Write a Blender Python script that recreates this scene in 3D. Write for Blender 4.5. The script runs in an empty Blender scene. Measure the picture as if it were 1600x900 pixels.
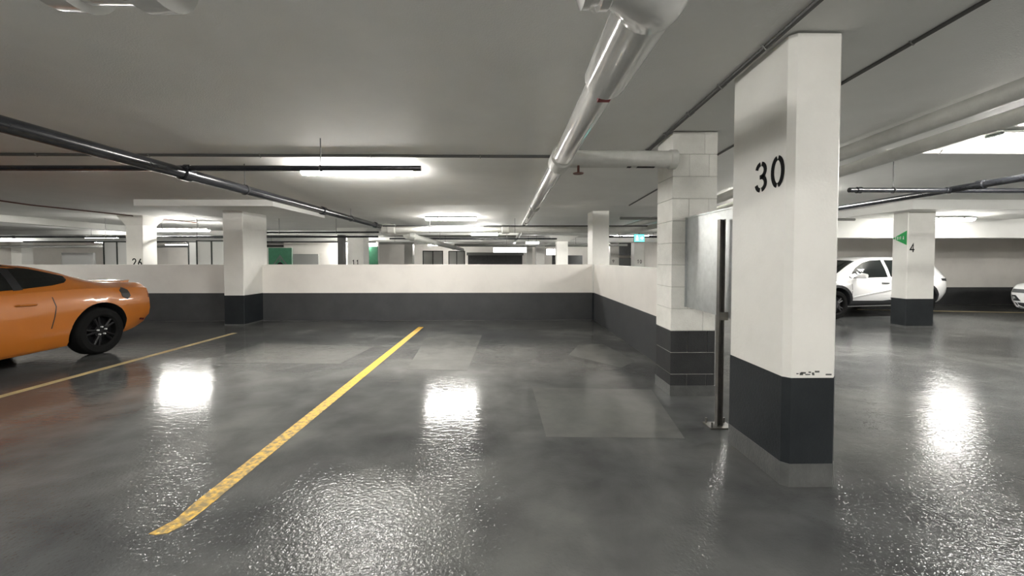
import bpy, bmesh, math, random
from mathutils import Vector, Matrix
random.seed(7)
sc = bpy.context.scene
col = sc.collection
PI = math.pi

# ------------------------------------------------------------------ camera, world, exposure
cam_d = bpy.data.cameras.new('camera'); cam = bpy.data.objects.new('camera', cam_d); col.objects.link(cam)
cam_d.sensor_width = 36.0
cam_d.lens = 620.0 / 1600.0 * 36.0
cam_d.shift_y = -27.0 / 1600.0
cam_d.clip_start = 0.05; cam_d.clip_end = 200
cam.location = (0, 0, 1.45)
cam.rotation_euler = (math.radians(90 - 1.65), 0, math.radians(-0.92))
sc.camera = cam
w = bpy.data.worlds.new('world'); sc.world = w; w.use_nodes = True
w.node_tree.nodes['Background'].inputs[0].default_value = (0.5, 0.5, 0.48, 1)
w.node_tree.nodes['Background'].inputs[1].default_value = 0.05
sc.view_settings.view_transform = 'Standard'
sc.view_settings.look = 'None'
sc.view_settings.gamma = 1.0
sc.view_settings.use_curve_mapping = False
sc.view_settings.exposure = 3.08
LAMP = 22.0          # radiance of a lamp diffuser

# ------------------------------------------------------------------ materials
def mat(name, c, rough=0.6, c2=None, scale=3.0, lo=0.35, hi=0.7, bump=0.0, bscale=60.0, metal=0.0, spec=0.5, coat=0.0, emit=None, es=0.0, detail=6.0, rough2=None):
    m = bpy.data.materials.new(name); m.use_nodes = True
    nt = m.node_tree; b = nt.nodes['Principled BSDF']
    b.inputs['Base Color'].default_value = (*c, 1)
    b.inputs['Roughness'].default_value = rough
    b.inputs['Metallic'].default_value = metal
    b.inputs['Specular IOR Level'].default_value = spec
    b.inputs['Coat Weight'].default_value = coat
    b.inputs['Coat Roughness'].default_value = 0.06
    if emit:
        b.inputs['Emission Color'].default_value = (*emit, 1); b.inputs['Emission Strength'].default_value = es
    tc = nt.nodes.new('ShaderNodeTexCoord')
    if c2:
        n = nt.nodes.new('ShaderNodeTexNoise'); n.inputs['Scale'].default_value = scale; n.inputs['Detail'].default_value = detail
        n.inputs['Roughness'].default_value = 0.6
        r = nt.nodes.new('ShaderNodeValToRGB')
        r.color_ramp.elements[0].position = lo; r.color_ramp.elements[0].color = (*c, 1)
        r.color_ramp.elements[1].position = hi; r.color_ramp.elements[1].color = (*c2, 1)
        nt.links.new(tc.outputs['Object'], n.inputs['Vector'])
        nt.links.new(n.outputs['Fac'], r.inputs[0]); nt.links.new(r.outputs[0], b.inputs['Base Color'])
        if rough2 is not None:
            mr = nt.nodes.new('ShaderNodeMapRange')
            mr.inputs['From Min'].default_value = lo; mr.inputs['From Max'].default_value = hi
            mr.inputs['To Min'].default_value = rough; mr.inputs['To Max'].default_value = rough2
            nt.links.new(n.outputs['Fac'], mr.inputs[0]); nt.links.new(mr.outputs[0], b.inputs['Roughness'])
    if bump > 0:
        n2 = nt.nodes.new('ShaderNodeTexNoise'); n2.inputs['Scale'].default_value = bscale; n2.inputs['Detail'].default_value = 3
        bp = nt.nodes.new('ShaderNodeBump'); bp.inputs['Strength'].default_value = bump; bp.inputs['Distance'].default_value = 0.02
        nt.links.new(tc.outputs['Object'], n2.inputs['Vector'])
        nt.links.new(n2.outputs['Fac'], bp.inputs['Height']); nt.links.new(bp.outputs['Normal'], b.inputs['Normal'])
    return m

M = {}
M['ceiling'] = mat('ceiling_paint', (0.74, 0.74, 0.715), 0.7, (0.80, 0.80, 0.775), 1.3, bump=0.12, bscale=90)
M['white'] = mat('white_wall_paint', (0.90, 0.865, 0.815), 0.5, (0.83, 0.795, 0.75), 2.2, 0.45, 0.8, bump=0.06, bscale=70)
M['column'] = mat('column_white_paint', (0.80, 0.79, 0.75), 0.45, (0.72, 0.71, 0.67), 2.6, 0.45, 0.85, bump=0.08, bscale=50)
M['block'] = mat('block_white_paint', (0.90, 0.89, 0.84), 0.6, (0.80, 0.79, 0.74), 8, 0.4, 0.8, bump=0.35, bscale=120)
M['band'] = mat('black_band_paint', (0.055, 0.057, 0.060), 0.5, (0.070, 0.072, 0.074), 3, bump=0.08, bscale=60, spec=0.35)
M['band_block'] = mat('dark_block_paint', (0.030, 0.031, 0.033), 0.5, (0.042, 0.043, 0.044), 6, bump=0.3, bscale=120, spec=0.3)
M['band_dark'] = mat('black_column_band', (0.014, 0.017, 0.020), 0.45, (0.022, 0.026, 0.029), 3, bump=0.08, bscale=60, spec=0.3)
M['skirt'] = mat('grey_base_paint', (0.085, 0.088, 0.086), 0.35, (0.12, 0.122, 0.118), 9, bump=0.15, bscale=50)
M['mortar'] = mat('mortar', (0.55, 0.54, 0.5), 0.8)
M['yellow'] = mat('yellow_line_paint', (0.72, 0.43, 0.06), 0.5, (0.26, 0.21, 0.10), 16, 0.46, 0.70, bump=0.2, bscale=60)
def worn_yellow():
    m = M['yellow']; nt = m.node_tree; L = nt.links; b = nt.nodes['Principled BSDF']
    tc = nt.nodes.new('ShaderNodeTexCoord'); n = nt.nodes.new('ShaderNodeTexNoise'); n.inputs['Scale'].default_value = 26; n.inputs['Detail'].default_value = 6
    L.new(tc.outputs['Object'], n.inputs['Vector'])
    sx = nt.nodes.new('ShaderNodeSeparateXYZ'); L.new(tc.outputs['Object'], sx.inputs[0])
    q = nt.nodes.new('ShaderNodeMapRange'); q.inputs['From Min'].default_value = 2.0; q.inputs['From Max'].default_value = 6.0
    q.inputs['To Min'].default_value = 0.16; q.inputs['To Max'].default_value = -0.12; L.new(sx.outputs['Y'], q.inputs[0])
    a = nt.nodes.new('ShaderNodeMath'); L.new(n.outputs['Fac'], a.inputs[0]); L.new(q.outputs[0], a.inputs[1])
    r = nt.nodes.new('ShaderNodeValToRGB'); r.color_ramp.elements[0].position = .48; r.color_ramp.elements[0].color = (.74, .45, .07, 1)
    r.color_ramp.elements[1].position = .72; r.color_ramp.elements[1].color = (.24, .18, .08, 1)
    L.new(a.outputs[0], r.inputs[0]); L.new(r.outputs[0], b.inputs['Base Color'])
worn_yellow()
M['paleline'] = mat('faded_line_paint', (0.52, 0.40, 0.19), 0.5, (0.30, 0.25, 0.15), 5, 0.4, 0.8)
M['patch'] = mat('floor_patch_coat', (0.135, 0.137, 0.13), 0.12, (0.11, 0.112, 0.108), 4, bump=0.04, bscale=48, spec=0.2)
M['pipe_white'] = mat('white_pipe_paint', (0.72, 0.72, 0.70), 0.13, (0.66, 0.66, 0.64), 5, coat=0.6)
M['pipe_matte'] = mat('white_pipe_matte', (0.56, 0.56, 0.53), 0.45, (0.48, 0.48, 0.45), 7, bump=0.08)
M['pipe_dark'] = mat('dark_pipe_paint', (0.013, 0.014, 0.017), 0.22, (0.022, 0.023, 0.027), 6)
M['conduit'] = mat('grey_conduit', (0.20, 0.20, 0.19), 0.45, metal=0.3)
M['conduit_dark'] = mat('dark_conduit', (0.07, 0.07, 0.068), 0.5)
M['conduit_white'] = mat('white_conduit', (0.8, 0.8, 0.77), 0.4)
M['rod'] = mat('threaded_rod', (0.12, 0.12, 0.12), 0.5, metal=0.6)
M['galv'] = mat('galvanized_sheet', (0.56, 0.58, 0.58), 0.38, (0.46, 0.48, 0.48), 14, metal=0.55)
M['steel'] = mat('dark_steel', (0.10, 0.10, 0.095), 0.4, (0.16, 0.15, 0.13), 9, metal=0.5)
M['black'] = mat('stencil_black', (0.004, 0.004, 0.005), 0.8, spec=0.15)
M['red'] = mat('red_tag', (0.22, 0.01, 0.015), 0.5)
M['rust'] = mat('rusty_brown', (0.10, 0.035, 0.025), 0.5)
M['green'] = mat('green_sign', (0.01, 0.36, 0.08), 0.45)
M['wallgreen'] = mat('green_wall_panel', (0.015, 0.115, 0.055), 0.6, (0.022, 0.14, 0.07), 8)
M['signwhite'] = mat('sign_white', (0.85, 0.85, 0.83), 0.5)
M['doorgrey'] = mat('grey_door_paint', (0.42, 0.42, 0.41), 0.5)
M['darkdoor'] = mat('dark_shutter', (0.035, 0.037, 0.037), 0.5, (0.055, 0.055, 0.055), 6)
M['frame'] = mat('dark_frame', (0.02, 0.025, 0.022), 0.5)
M['housing'] = mat('lamp_housing', (0.55, 0.55, 0.53), 0.4)
M['lamp'] = mat('lamp_diffuser', (0.9, 0.9, 0.9), 0.4, emit=(1.0, 0.975, 0.92), es=LAMP)
M['palepane'] = mat('pale_pane', (0.5, 0.5, 0.48), 0.3)
M['exitglow'] = mat('exit_sign_glow', (0.05, 0.6, 0.5), 0.4, emit=(0.05, 0.85, 0.68), es=0.9)
M['exitwhite'] = mat('exit_sign_symbol', (0.8, 1, 0.95), 0.4, emit=(0.7, 1.0, 0.95), es=1.0)
M['pane'] = mat('lit_pane', (0.9, 0.9, 0.88), 0.3, emit=(1, 0.97, 0.93), es=0.75)
M['orange'] = mat('orange_car_paint', (0.44, 0.135, 0.012), 0.38, coat=0.7)
M['carwhite'] = mat('white_car_paint', (0.80, 0.80, 0.80), 0.3, coat=1.0)
M['glass'] = mat('tinted_glass', (0.006, 0.008, 0.008), 0.04, spec=0.6)
M['rubber'] = mat('tyre_rubber', (0.006, 0.006, 0.006), 0.8, spec=0.15)
M['rim'] = mat('black_rim', (0.006, 0.006, 0.007), 0.4, spec=0.3)
M['lug'] = mat('bright_lug_nut', (0.7, 0.7, 0.7), 0.3)
M['rimgrey'] = mat('grey_rim', (0.12, 0.12, 0.125), 0.35, metal=0.6)
M['chrome'] = mat('chrome', (0.75, 0.75, 0.75), 0.12, metal=1.0)
M['plastic'] = mat('black_cladding', (0.012, 0.013, 0.015), 0.55)
M['lens_red'] = mat('red_lens', (0.16, 0.01, 0.01), 0.2)
M['lens'] = mat('lamp_lens_dark', (0.09, 0.095, 0.10), 0.1, spec=0.7)
M['lens_clear'] = mat('lamp_lens_clear', (0.55, 0.56, 0.56), 0.15)

# floor: worn grey glossy coating with swirls and orange-peel relief
def floor_material():
    m = bpy.data.materials.new('grey_floor_coating'); m.use_nodes = True
    nt = m.node_tree; L = nt.links; b = nt.nodes['Principled BSDF']
    tc = nt.nodes.new('ShaderNodeTexCoord')
    def noise(s, d=5, dist=0.0, sc3=(1, 1, 1)):
        mp = nt.nodes.new('ShaderNodeMapping'); mp.inputs['Scale'].default_value = sc3
        n = nt.nodes.new('ShaderNodeTexNoise'); n.inputs['Scale'].default_value = s; n.inputs['Detail'].default_value = d
        n.inputs['Distortion'].default_value = dist
        L.new(tc.outputs['Object'], mp.inputs[0]); L.new(mp.outputs[0], n.inputs['Vector']); return n
    n1 = noise(0.5, 5, 0.25, (1, 1.5, 1)); n2 = noise(2.6, 7, 0.3)
    r1 = nt.nodes.new('ShaderNodeValToRGB')
    r1.color_ramp.elements[0].position = 0.36; r1.color_ramp.elements[0].color = (0.070, 0.073, 0.075, 1)
    r1.color_ramp.elements[1].position = 0.64; r1.color_ramp.elements[1].color = (0.135, 0.137, 0.134, 1)
    L.new(n1.outputs['Fac'], r1.inputs[0])
    r2 = nt.nodes.new('ShaderNodeValToRGB')
    r2.color_ramp.elements[0].position = 0.3; r2.color_ramp.elements[0].color = (0.72, 0.72, 0.72, 1)
    r2.color_ramp.elements[1].position = 0.72; r2.color_ramp.elements[1].color = (1.2, 1.2, 1.17, 1)
    L.new(n2.outputs['Fac'], r2.inputs[0])
    mx = nt.nodes.new('ShaderNodeMixRGB'); mx.blend_type = 'MULTIPLY'; mx.inputs[0].default_value = 1
    L.new(r1.outputs[0], mx.inputs[1]); L.new(r2.outputs[0], mx.inputs[2]); L.new(mx.outputs[0], b.inputs['Base Color'])
    mr = nt.nodes.new('ShaderNodeMapRange'); mr.inputs['From Min'].default_value = 0.3; mr.inputs['From Max'].default_value = 0.7
    mr.inputs['To Min'].default_value = 0.05; mr.inputs['To Max'].default_value = 0.13
    L.new(n1.outputs['Fac'], mr.inputs[0]); L.new(mr.outputs[0], b.inputs['Roughness'])
    nb = noise(48, 2); bp = nt.nodes.new('ShaderNodeBump'); bp.inputs['Strength'].default_value = 0.8; bp.inputs['Distance'].default_value = 0.006
    sx = nt.nodes.new('ShaderNodeSeparateXYZ'); L.new(tc.outputs['Object'], sx.inputs[0])
    def ramp(o, a, b, lo, hi):
        q = nt.nodes.new('ShaderNodeMapRange'); q.inputs['From Min'].default_value = a; q.inputs['From Max'].default_value = b
        q.inputs['To Min'].default_value = lo; q.inputs['To Max'].default_value = hi; q.interpolation_type = 'SMOOTHSTEP'
        L.new(o, q.inputs[0]); return q.outputs[0]
    mxm = nt.nodes.new('ShaderNodeMath'); mxm.operation = 'MAXIMUM'       # the driving lane has the coarser grit coat
    L.new(ramp(sx.outputs['Y'], 2.0, 3.6, 0.8, 0.04), mxm.inputs[0]); L.new(ramp(sx.outputs['X'], 1.6, 2.6, 0.0, 0.35), mxm.inputs[1])
    L.new(mxm.outputs[0], bp.inputs['Strength'])
    L.new(nb.outputs['Fac'], bp.inputs['Height'])
    nw = noise(16, 4, 0.4, (0.6, 1.5, 1)); bw = nt.nodes.new('ShaderNodeBump'); bw.inputs['Strength'].default_value = 0.10; bw.inputs['Distance'].default_value = 0.02
    L.new(nw.outputs['Fac'], bw.inputs['Height']); L.new(bw.outputs[0], bp.inputs['Normal']); L.new(bp.outputs[0], b.inputs['Normal'])
    b.inputs['Specular IOR Level'].default_value = 0.16
    return m
M['floor'] = floor_material()

# ------------------------------------------------------------------ mesh helpers
def link(name, bm, m, parent=None, smooth=False):
    me = bpy.data.meshes.new(name)
    bmesh.ops.recalc_face_normals(bm, faces=bm.faces[:])
    bm.to_mesh(me); bm.free()
    if smooth:
        me.polygons.foreach_set('use_smooth', [True] * len(me.polygons))
        me.set_sharp_from_angle(angle=math.radians(35))
    for x in (m if isinstance(m, (list, tuple)) else [m]): me.materials.append(M[x])
    o = bpy.data.objects.new(name, me); col.objects.link(o)
    if parent: o.parent = parent
    return o
def tag(o, label, cat, group=None, kind=None):
    if label: o['label'] = label
    if cat: o['category'] = cat
    if group: o['group'] = group
    if kind: o['kind'] = kind
    return o
def structure(o, label=None):
    o['kind'] = 'structure'
    if label: o['label'] = label
    return o
def empty(name, loc=(0, 0, 0), rz=0.0):
    o = bpy.data.objects.new(name, None); col.objects.link(o); o.location = loc; o.rotation_euler = (0, 0, rz)
    o.empty_display_size = 0.1
    return o
def box(bm, x0, x1, y0, y1, z0, z1, bev=0.0):
    r = bmesh.ops.create_cube(bm, size=1.0)
    vs = r['verts']
    for v in vs:
        v.co = Vector(((x0 + x1) / 2 + v.co.x * (x1 - x0), (y0 + y1) / 2 + v.co.y * (y1 - y0), (z0 + z1) / 2 + v.co.z * (z1 - z0)))
    if bev > 0:
        es = list({e for v in vs for e in v.link_edges})
        bmesh.ops.bevel(bm, geom=es, offset=bev, segments=2, affect='EDGES', profile=0.6)
    return bm
def B(*a, **k):
    return box(bmesh.new(), *a, **k)
def prism(poly, z0, z1, bm=None):
    bm = bm or bmesh.new()
    lo = [bm.verts.new((x, y, z0)) for x, y in poly]; hi = [bm.verts.new((x, y, z1)) for x, y in poly]
    n = len(poly)
    bm.faces.new(lo[::-1]); bm.faces.new(hi)
    for i in range(n): bm.faces.new((lo[i], lo[(i + 1) % n], hi[(i + 1) % n], hi[i]))
    return bm
def tube(bm, pts, r, seg=20, caps=True):
    pts = [Vector(p) for p in pts]
    rings = []
    rr = r if isinstance(r, (list, tuple)) else [r] * len(pts)
    up = None
    for i, p in enumerate(pts):
        d = (pts[min(i + 1, len(pts) - 1)] - pts[max(i - 1, 0)]).normalized()
        if up is None:
            up = Vector((0, 0, 1)) if abs(d.z) < 0.9 else Vector((1, 0, 0))
        s = d.cross(up).normalized(); u = s.cross(d).normalized(); up = u
        rings.append([bm.verts.new(p + (s * math.cos(a) + u * math.sin(a)) * rr[i]) for a in [2 * PI * k / seg for k in range(seg)]])
    for a, b in zip(rings, rings[1:]):
        for k in range(seg): bm.faces.new((a[k], a[(k + 1) % seg], b[(k + 1) % seg], b[k]))
    if caps:
        bm.faces.new(rings[0][::-1]); bm.faces.new(rings[-1])
    return bm
def T(*a, **k):
    return tube(bmesh.new(), *a, **k)
def lerp(a, b, t): return Vector(a) * (1 - t) + Vector(b) * t

def ceil_z(y):
    return 2.86 - 0.043 * (min(max(y, 0.0), 8.5) - 2.46)

# ------------------------------------------------------------------ the shell
XL, XR, YB, YF = -30.0, 18.0, -9.0, 31.0
structure(link('floor', B(XL, XR, YB, YF, -0.3, 0.0), 'floor'), 'worn grey glossy coated concrete garage floor')
bm = bmesh.new()
prof = [(YB, ceil_z(0)), (0, ceil_z(0)), (8.5, ceil_z(8.5)), (YF, ceil_z(8.5))]
lo = [[bm.verts.new((x, y, z)) for y, z in prof] for x in (XL, XR)]
hi = [[bm.verts.new((x, y, 3.3)) for y, z in prof] for x in (XL, XR)]
for i in range(3):
    bm.faces.new((lo[0][i], lo[0][i + 1], lo[1][i + 1], lo[1][i])); bm.faces.new((hi[0][i], hi[0][i + 1], hi[1][i + 1], hi[1][i]))
    for s in (0, 1): bm.faces.new((lo[s][i], lo[s][i + 1], hi[s][i + 1], hi[s][i]))
for i in (0, 3): bm.faces.new((lo[0][i], lo[1][i], hi[1][i], hi[0][i]))
structure(link('ceiling', bm, 'ceiling'), 'painted grey concrete ceiling slab')

def wall(name, x0, x1, y0, y1, z1, label, band=None, faces='', m='white', bz=0.64, skirt=0.0):
    """wall block; band = painted dark strip on the given faces, a child of the wall"""
    o = structure(link(name, B(x0, x1, y0, y1, 0.0, z1), m), label)
    e = 0.004
    for f in faces:
        if f == 's': b = B(x0, x1, y0 - e, y0, 0.002, bz)
        if f == 'n': b = B(x0, x1, y1, y1 + e, 0.002, bz)
        if f == 'w': b = B(x0 - e, x0, y0, y1, 0.002, bz)
        if f == 'e': b = B(x1, x1 + e, y0, y1, 0.002, bz)
        link('painted_band', b, 'band', o)
    return o
WT = 1.325
wall('wall_back', -5.72, 2.09, 9.42, 9.62, WT, 'low white wall with black lower band behind the parking stall', faces='s', bz=0.655)
wall('wall_left', XL + .2, -6.15, 9.42, 9.62, WT, 'low white wall with black lower band behind the orange car', faces='s', bz=0.655)
wall('wall_right', 2.10, 2.30, 4.56, 9.38, WT, 'low white side wall running back from the block column', faces='we', bz=0.655)
wall('wall_far', XL, XR, YF - .2, YF, 2.602, 'far white wall at the end of the garage', m='white')
wall('wall_outer', XL, XL + .2, YB, YF - .2, 2.6, 'outer side wall of the garage', m='white')
wall('wall_rear', XL + .2, XR - .2, YB, YB + .2, 2.96, 'wall behind the camera', faces='n')
wall('wall_side', XR - .2, XR, YB + .2, 12.4, 2.55, 'white side wall of the right bay', faces='w')
wall('wall_end', 9.9, XR, 12.4, 12.6, 2.60, 'white wall with dark band behind the parked white cars', faces='s', bz=0.56)
wall('wall_return', 9.9, 10.1, 12.6, YF - .2, 2.60, 'white wall returning towards the far end', m='white')

# drop panels and beams belong to the ceiling
ceil = bpy.data.objects['ceiling']
link('drop_panel', B(-7.3, -4.6, 7.94, 10.2, 2.50, 2.70), 'ceiling', ceil)
link('drop_panel', B(8.05, 12.5, 7.75, 9.55, 2.44, 2.70), 'ceiling', ceil)
link('beam', B(8.05, XR, 9.62, 9.95, 1.98, 2.65), 'ceiling', ceil)
link('beam', B(XL, 9.9, 21.0, 21.4, 2.36, 2.65), 'ceiling', ceil)
link('beam', B(XL, 9.9, 16.2, 16.6, 2.44, 2.65), 'ceiling', ceil)
link('beam', B(-13.4, -13.0, 9.62, 30.8, 2.42, 2.65), 'ceiling', ceil)

# floor lines and patches
fl = bpy.data.objects['floor']
tag(link('parking_line', prism([(-1.885, 2.085), (-1.84, 2.075), (-1.79, 2.09), (-1.755, 2.15), (-1.745, 2.3), (-1.745, 5.0), (-1.755, 8.47), (-1.865, 8.50), (-1.86, 5.0), (-1.855, 2.35), (-1.84, 2.2)], 0.0, 0.002), 'yellow'),
    'long bright yellow stall line painted across the empty floor', 'line')
tag(link('parking_line', prism([(-5.39, 1.6), (-5.29, 1.6), (-5.28, 7.85), (-5.38, 7.87)], 0.0, 0.002), 'paleline'),
    'faded pale yellow stall line beside the orange car', 'line')
tag(link('parking_line', prism([(10.2, 11.2), (14.5, 10.4), (14.5, 10.52), (10.2, 11.32)], 0.0, 0.002), 'paleline'),
    'faded line on the floor by the white wall at far right', 'line')
for poly in ([(0.33, 3.2), (1.45, 3.15), (1.62, 4.35), (0.30, 4.45)], [(0.95, 5.95), (1.25, 6.7), (1.66, 6.75), (1.85, 5.6), (1.55, 5.25)],
             [(-1.3, 5.2), (-0.5, 5.15), (-0.45, 7.6), (-1.5, 7.7)], [(-4.3, 5.6), (-2.3, 5.5), (-2.2, 6.6), (-4.2, 6.9)]):
    link('coating_patch', prism(poly, 0.0, 0.0012), 'patch', fl)

# ------------------------------------------------------------------ painted lettering
def arc(cx, cy, rx, ry, a0, a1, n=12):
    return [(cx + rx * math.cos(math.radians(a0 + (a1 - a0) * i / n)), cy + ry * math.sin(math.radians(a0 + (a1 - a0) * i / n))) for i in range(n + 1)]
GL = {  # glyphs in a 0.6 x 1 box
 '0': [arc(.3, .5, .27, .47, 98, 262, 16), arc(.3, .5, .27, .47, 82, -82, 16)],
 '1': [[(.12, .8), (.32, .97), (.32, .03)]],
 '2': [arc(.3, .7, .25, .27, 170, -20, 12) + [(.06, .04), (.56, .04)]],
 '3': [arc(.28, .73, .25, .24, 168, 98, 6), arc(.28, .73, .25, .24, 80, -80, 10) + [(.22, .49)], arc(.28, .26, .27, .24, 78, -78, 10), arc(.28, .26, .27, .24, -100, -172, 6)],
 '4': [[(.44, .0), (.44, 1.0), (.04, .3), (.62, .3)]],
 '6': [[(.45, .97), (.12, .5)] + arc(.3, .28, .25, .25, 150, 510, 18)],
 '9': [arc(.3, .72, .25, .25, -30, 330, 18) + [(.2, .03)]],
 'E': [[(.5, .95), (.1, .95), (.1, .05), (.5, .05)], [(.1, .5), (.42, .5)]],
 'X': [[(.05, .97), (.55, .03)], [(.55, .97), (.05, .03)]],
 'I': [[(.3, .97), (.3, .03)]],
 'T': [[(.3, .97), (.3, .03)], [(.03, .95), (.57, .95)]],
}
def strokes(bm, lines, wd, org, ux, uz, nrm, sx, sz, th=0.002):
    org, ux, uz, nrm = map(Vector, (org, ux, uz, nrm))
    for pl in lines:
        P = [Vector((x * sx, z * sz)) for x, z in pl]
        L, R = [], []
        for i, p in enumerate(P):
            d0 = (P[i] - P[i - 1]).normalized() if i > 0 else (P[1] - P[0]).normalized()
            d1 = (P[i + 1] - P[i]).normalized() if i < len(P) - 1 else d0
            t = d0 + d1
            t = t.normalized() if t.length > 1e-4 else d0
            n = Vector((-t.y, t.x)); k = min(1 / max(n.dot(Vector((-d0.y, d0.x))), .35), 2.2)
            L.append(p + n * wd / 2 * k); R.append(p - n * wd / 2 * k)
        f = lambda q, h: bm.verts.new(org + ux * q.x + uz * q.y + nrm * h)
        a = [(f(l, 0), f(r, 0), f(l, th), f(r, th)) for l, r in zip(L, R)]
        for p, q in zip(a, a[1:]):
            bm.faces.new((p[2], p[3], q[3], q[2])); bm.faces.new((p[0], p[2], q[2], q[0])); bm.faces.new((p[3], p[1], q[1], q[3]))
        bm.faces.new((a[0][0], a[0][1], a[0][3], a[0][2])); bm.faces.new((a[-1][0], a[-1][1], a[-1][3], a[-1][2]))
    return bm
def lettering(text, parent, org, ux, nrm, h, wd, adv, m='black', asp=1.0, name='stencil_digit'):
    org, ux = Vector(org), Vector(ux)
    for i, ch in enumerate(text):
        bm = strokes(bmesh.new(), GL[ch], wd, org + ux * adv * i, ux, (0, 0, 1), nrm, h * asp, h)
        link(name, bm, m, parent)

# ------------------------------------------------------------------ concrete columns
def chamfered(x0, x1, y0, y1, c):
    return [(x0 + c, y0), (x1 - c, y0), (x1, y0 + c), (x1, y1 - c), (x1 - c, y1), (x0 + c, y1), (x0, y1 - c), (x0, y0 + c)]
def grow(x0, x1, y0, y1, c, e): return chamfered(x0 - e, x1 + e, y0 - e, y1 + e, c)
def column(x0, x1, y0, y1, zt, label, bz=0.66, sk=0.1, cham=0.02, cap=None, group=None, rootname='concrete_column'):
    r = empty(rootname, ((x0 + x1) / 2, (y0 + y1) / 2, 0))
    tag(r, label, 'column', group)
    cx, cy = r.location.x, r.location.y
    q = (x0 - cx, x1 - cx, y0 - cy, y1 - cy)
    bm = prism(chamfered(*q, cham), 0.0, zt)
    link('shaft', bm, 'column', r)
    if bz: link('painted_band', prism(grow(*q, cham, 0.003), sk, bz), 'band_dark', r)
    if sk: link('base_coat', prism(grow(*q, cham, 0.005), 0.0, sk), 'skirt', r)
    if cap:
        ch, ce = cap
        bm = bmesh.new()
        a = [bm.verts.new((x, y, zt - ch)) for x, y in grow(*q, cham, 0.004)]
        b = [bm.verts.new((x, y, zt)) for x, y in grow(*q, cham, ce)]
        for i in range(8): bm.faces.new((a[i], a[(i + 1) % 8], b[(i + 1) % 8], b[i]))
        bm.faces.new(a[::-1]); bm.faces.new(b)
        link('capital', bm, 'column', r)
    return r
C30 = column(1.77, 2.11, 2.46, 3.11, ceil_z(2.8), 'large white column stencilled 30 with black lower band', bz=0.70, sk=0.15, cham=0.035)
ox, oy = C30.location.x, C30.location.y
lettering('30', C30, (1.77 - ox - .0005, 2.79 - oy, 1.925), (0, -1, 0), (-1, 0, 0), 0.19, 0.030, 0.165, asp=0.95)
bm = bmesh.new()
for k in range(9):
    x = 1.83 - ox + random.random() * .2; z = .715 + random.random() * .02
    box(bm, x, x + .012 + .03 * random.random(), 2.46 - oy - .001, 2.46 - oy, z, z + .006 + .012 * random.random())
link('paint_scuff', bm, 'skirt', C30)

C4 = column(8.40, 8.99, 8.17, 8.50, 2.442, 'white column stencilled 4 with a green exit triangle in front of the white car', bz=0.62, sk=0.05, cham=0.01)
ox, oy = C4.location.x, C4.location.y
lettering('4', C4, (8.45 - ox, 8.17 - oy - .0005, 1.60), (1, 0, 0), (0, -1, 0), 0.17, 0.025, 0.15, asp=0.9)
# exit triangle sign on the column's side face
sg = empty('exit_sign', (8.398, 8.335, 1.9)); tag(sg, 'green triangular exit sign on the side of column 4', 'sign')
bm = bmesh.new()
tri = [(-0.145, 0.15), (-0.145, -0.15), (0.155, 0.0)]
a = [bm.verts.new((0, y, z)) for y, z in tri]; b = [bm.verts.new((-.006, y, z)) for y, z in tri]
bm.faces.new(a); bm.faces.new(b[::-1])
for i in range(3): bm.faces.new((a[i], a[(i + 1) % 3], b[(i + 1) % 3], b[i]))
link('sign_plate', bm, 'green', sg)
lettering('EXIT', sg, (-.0065, .095, -.03), (0, -1, 0), (-1, 0, 0), 0.062, 0.012, 0.036, m='signwhite', asp=0.55, name='letter')
bm = strokes(bmesh.new(), [[(.3, .55), (.3, .3), (.1, 0)], [(.3, .3), (.5, 0)], [(.05, .4), (.55, .5)], arc(.3, .78, .08, .08, 0, 360, 8)], 0.011, (-.0065, -.062, -.03), (0, -1, 0), (0, 0, 1), (-1, 0, 0), 0.06, 0.075)
link('running_figure', bm, 'signwhite', sg)

column(-6.15, -5.72, 8.75, 9.62, 2.502, 'white column at the low back wall beside the orange car', bz=0.66, sk=0.03, cham=0.008)
column(2.06, 2.45, 9.38, 9.95, 2.602, 'white column in the corner of the two low walls', bz=0.655, sk=0.0, cham=0.01)
CB = []
for (xc, y, wd, lab, cap, num) in (
    (-9.85, 10.7, 0.44, 'white column stencilled 26 behind the low wall, right of the orange car', (0.25, 0.12), '26'),
    (-5.60, 14.9, 0.60, 'white column with flared top behind the low wall, left of the long pipe junction', (0.22, 0.35), '11'),
    (-5.85, 24.0, 0.50, 'thin bright far column below the pipe valve', (0.25, 0.35), None),
    (1.97, 22.5, 0.50, 'bright far column under the big white pipe', (0.2, 0.2), None),
    (1.45, 24.0, 0.34, 'narrow far pillar just left of the bright far column', None, None),
    (2.72, 19.0, 0.54, 'white far column with widely flared capital left of the corner column', (0.3, 0.55), None),
    (6.75, 24.5, 0.55, 'far column stencilled 9 seen over the side wall', (0.15, 0.1), '9'),
    (7.42, 21.9, 0.58, 'far column stencilled 10 below the green exit box', (0.15, 0.1), '10'),
    (-12.6, 19.2, 0.55, 'dim far column between the window frames at left', (0.25, 0.3), None),
    (-29.0, 24.0, 0.60, 'far column at the left edge above the orange car', None, None),
    (-19.9, 26.5, 0.75, 'far column by the grey door at left', None, None)):
    c = column(xc - wd / 2, xc + wd / 2, y, y + wd, 2.602 if y < 20 else 2.602, lab, bz=0.6, sk=0, cham=0.01, cap=cap)
    if num:
        lettering(num, c, (-.12 if y > 11 else -.06, -wd / 2 - .0005, 1.27 if y < 11 else 1.22), (1, 0, 0), (0, -1, 0), 0.2, 0.03, 0.15, asp=0.8)

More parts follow.
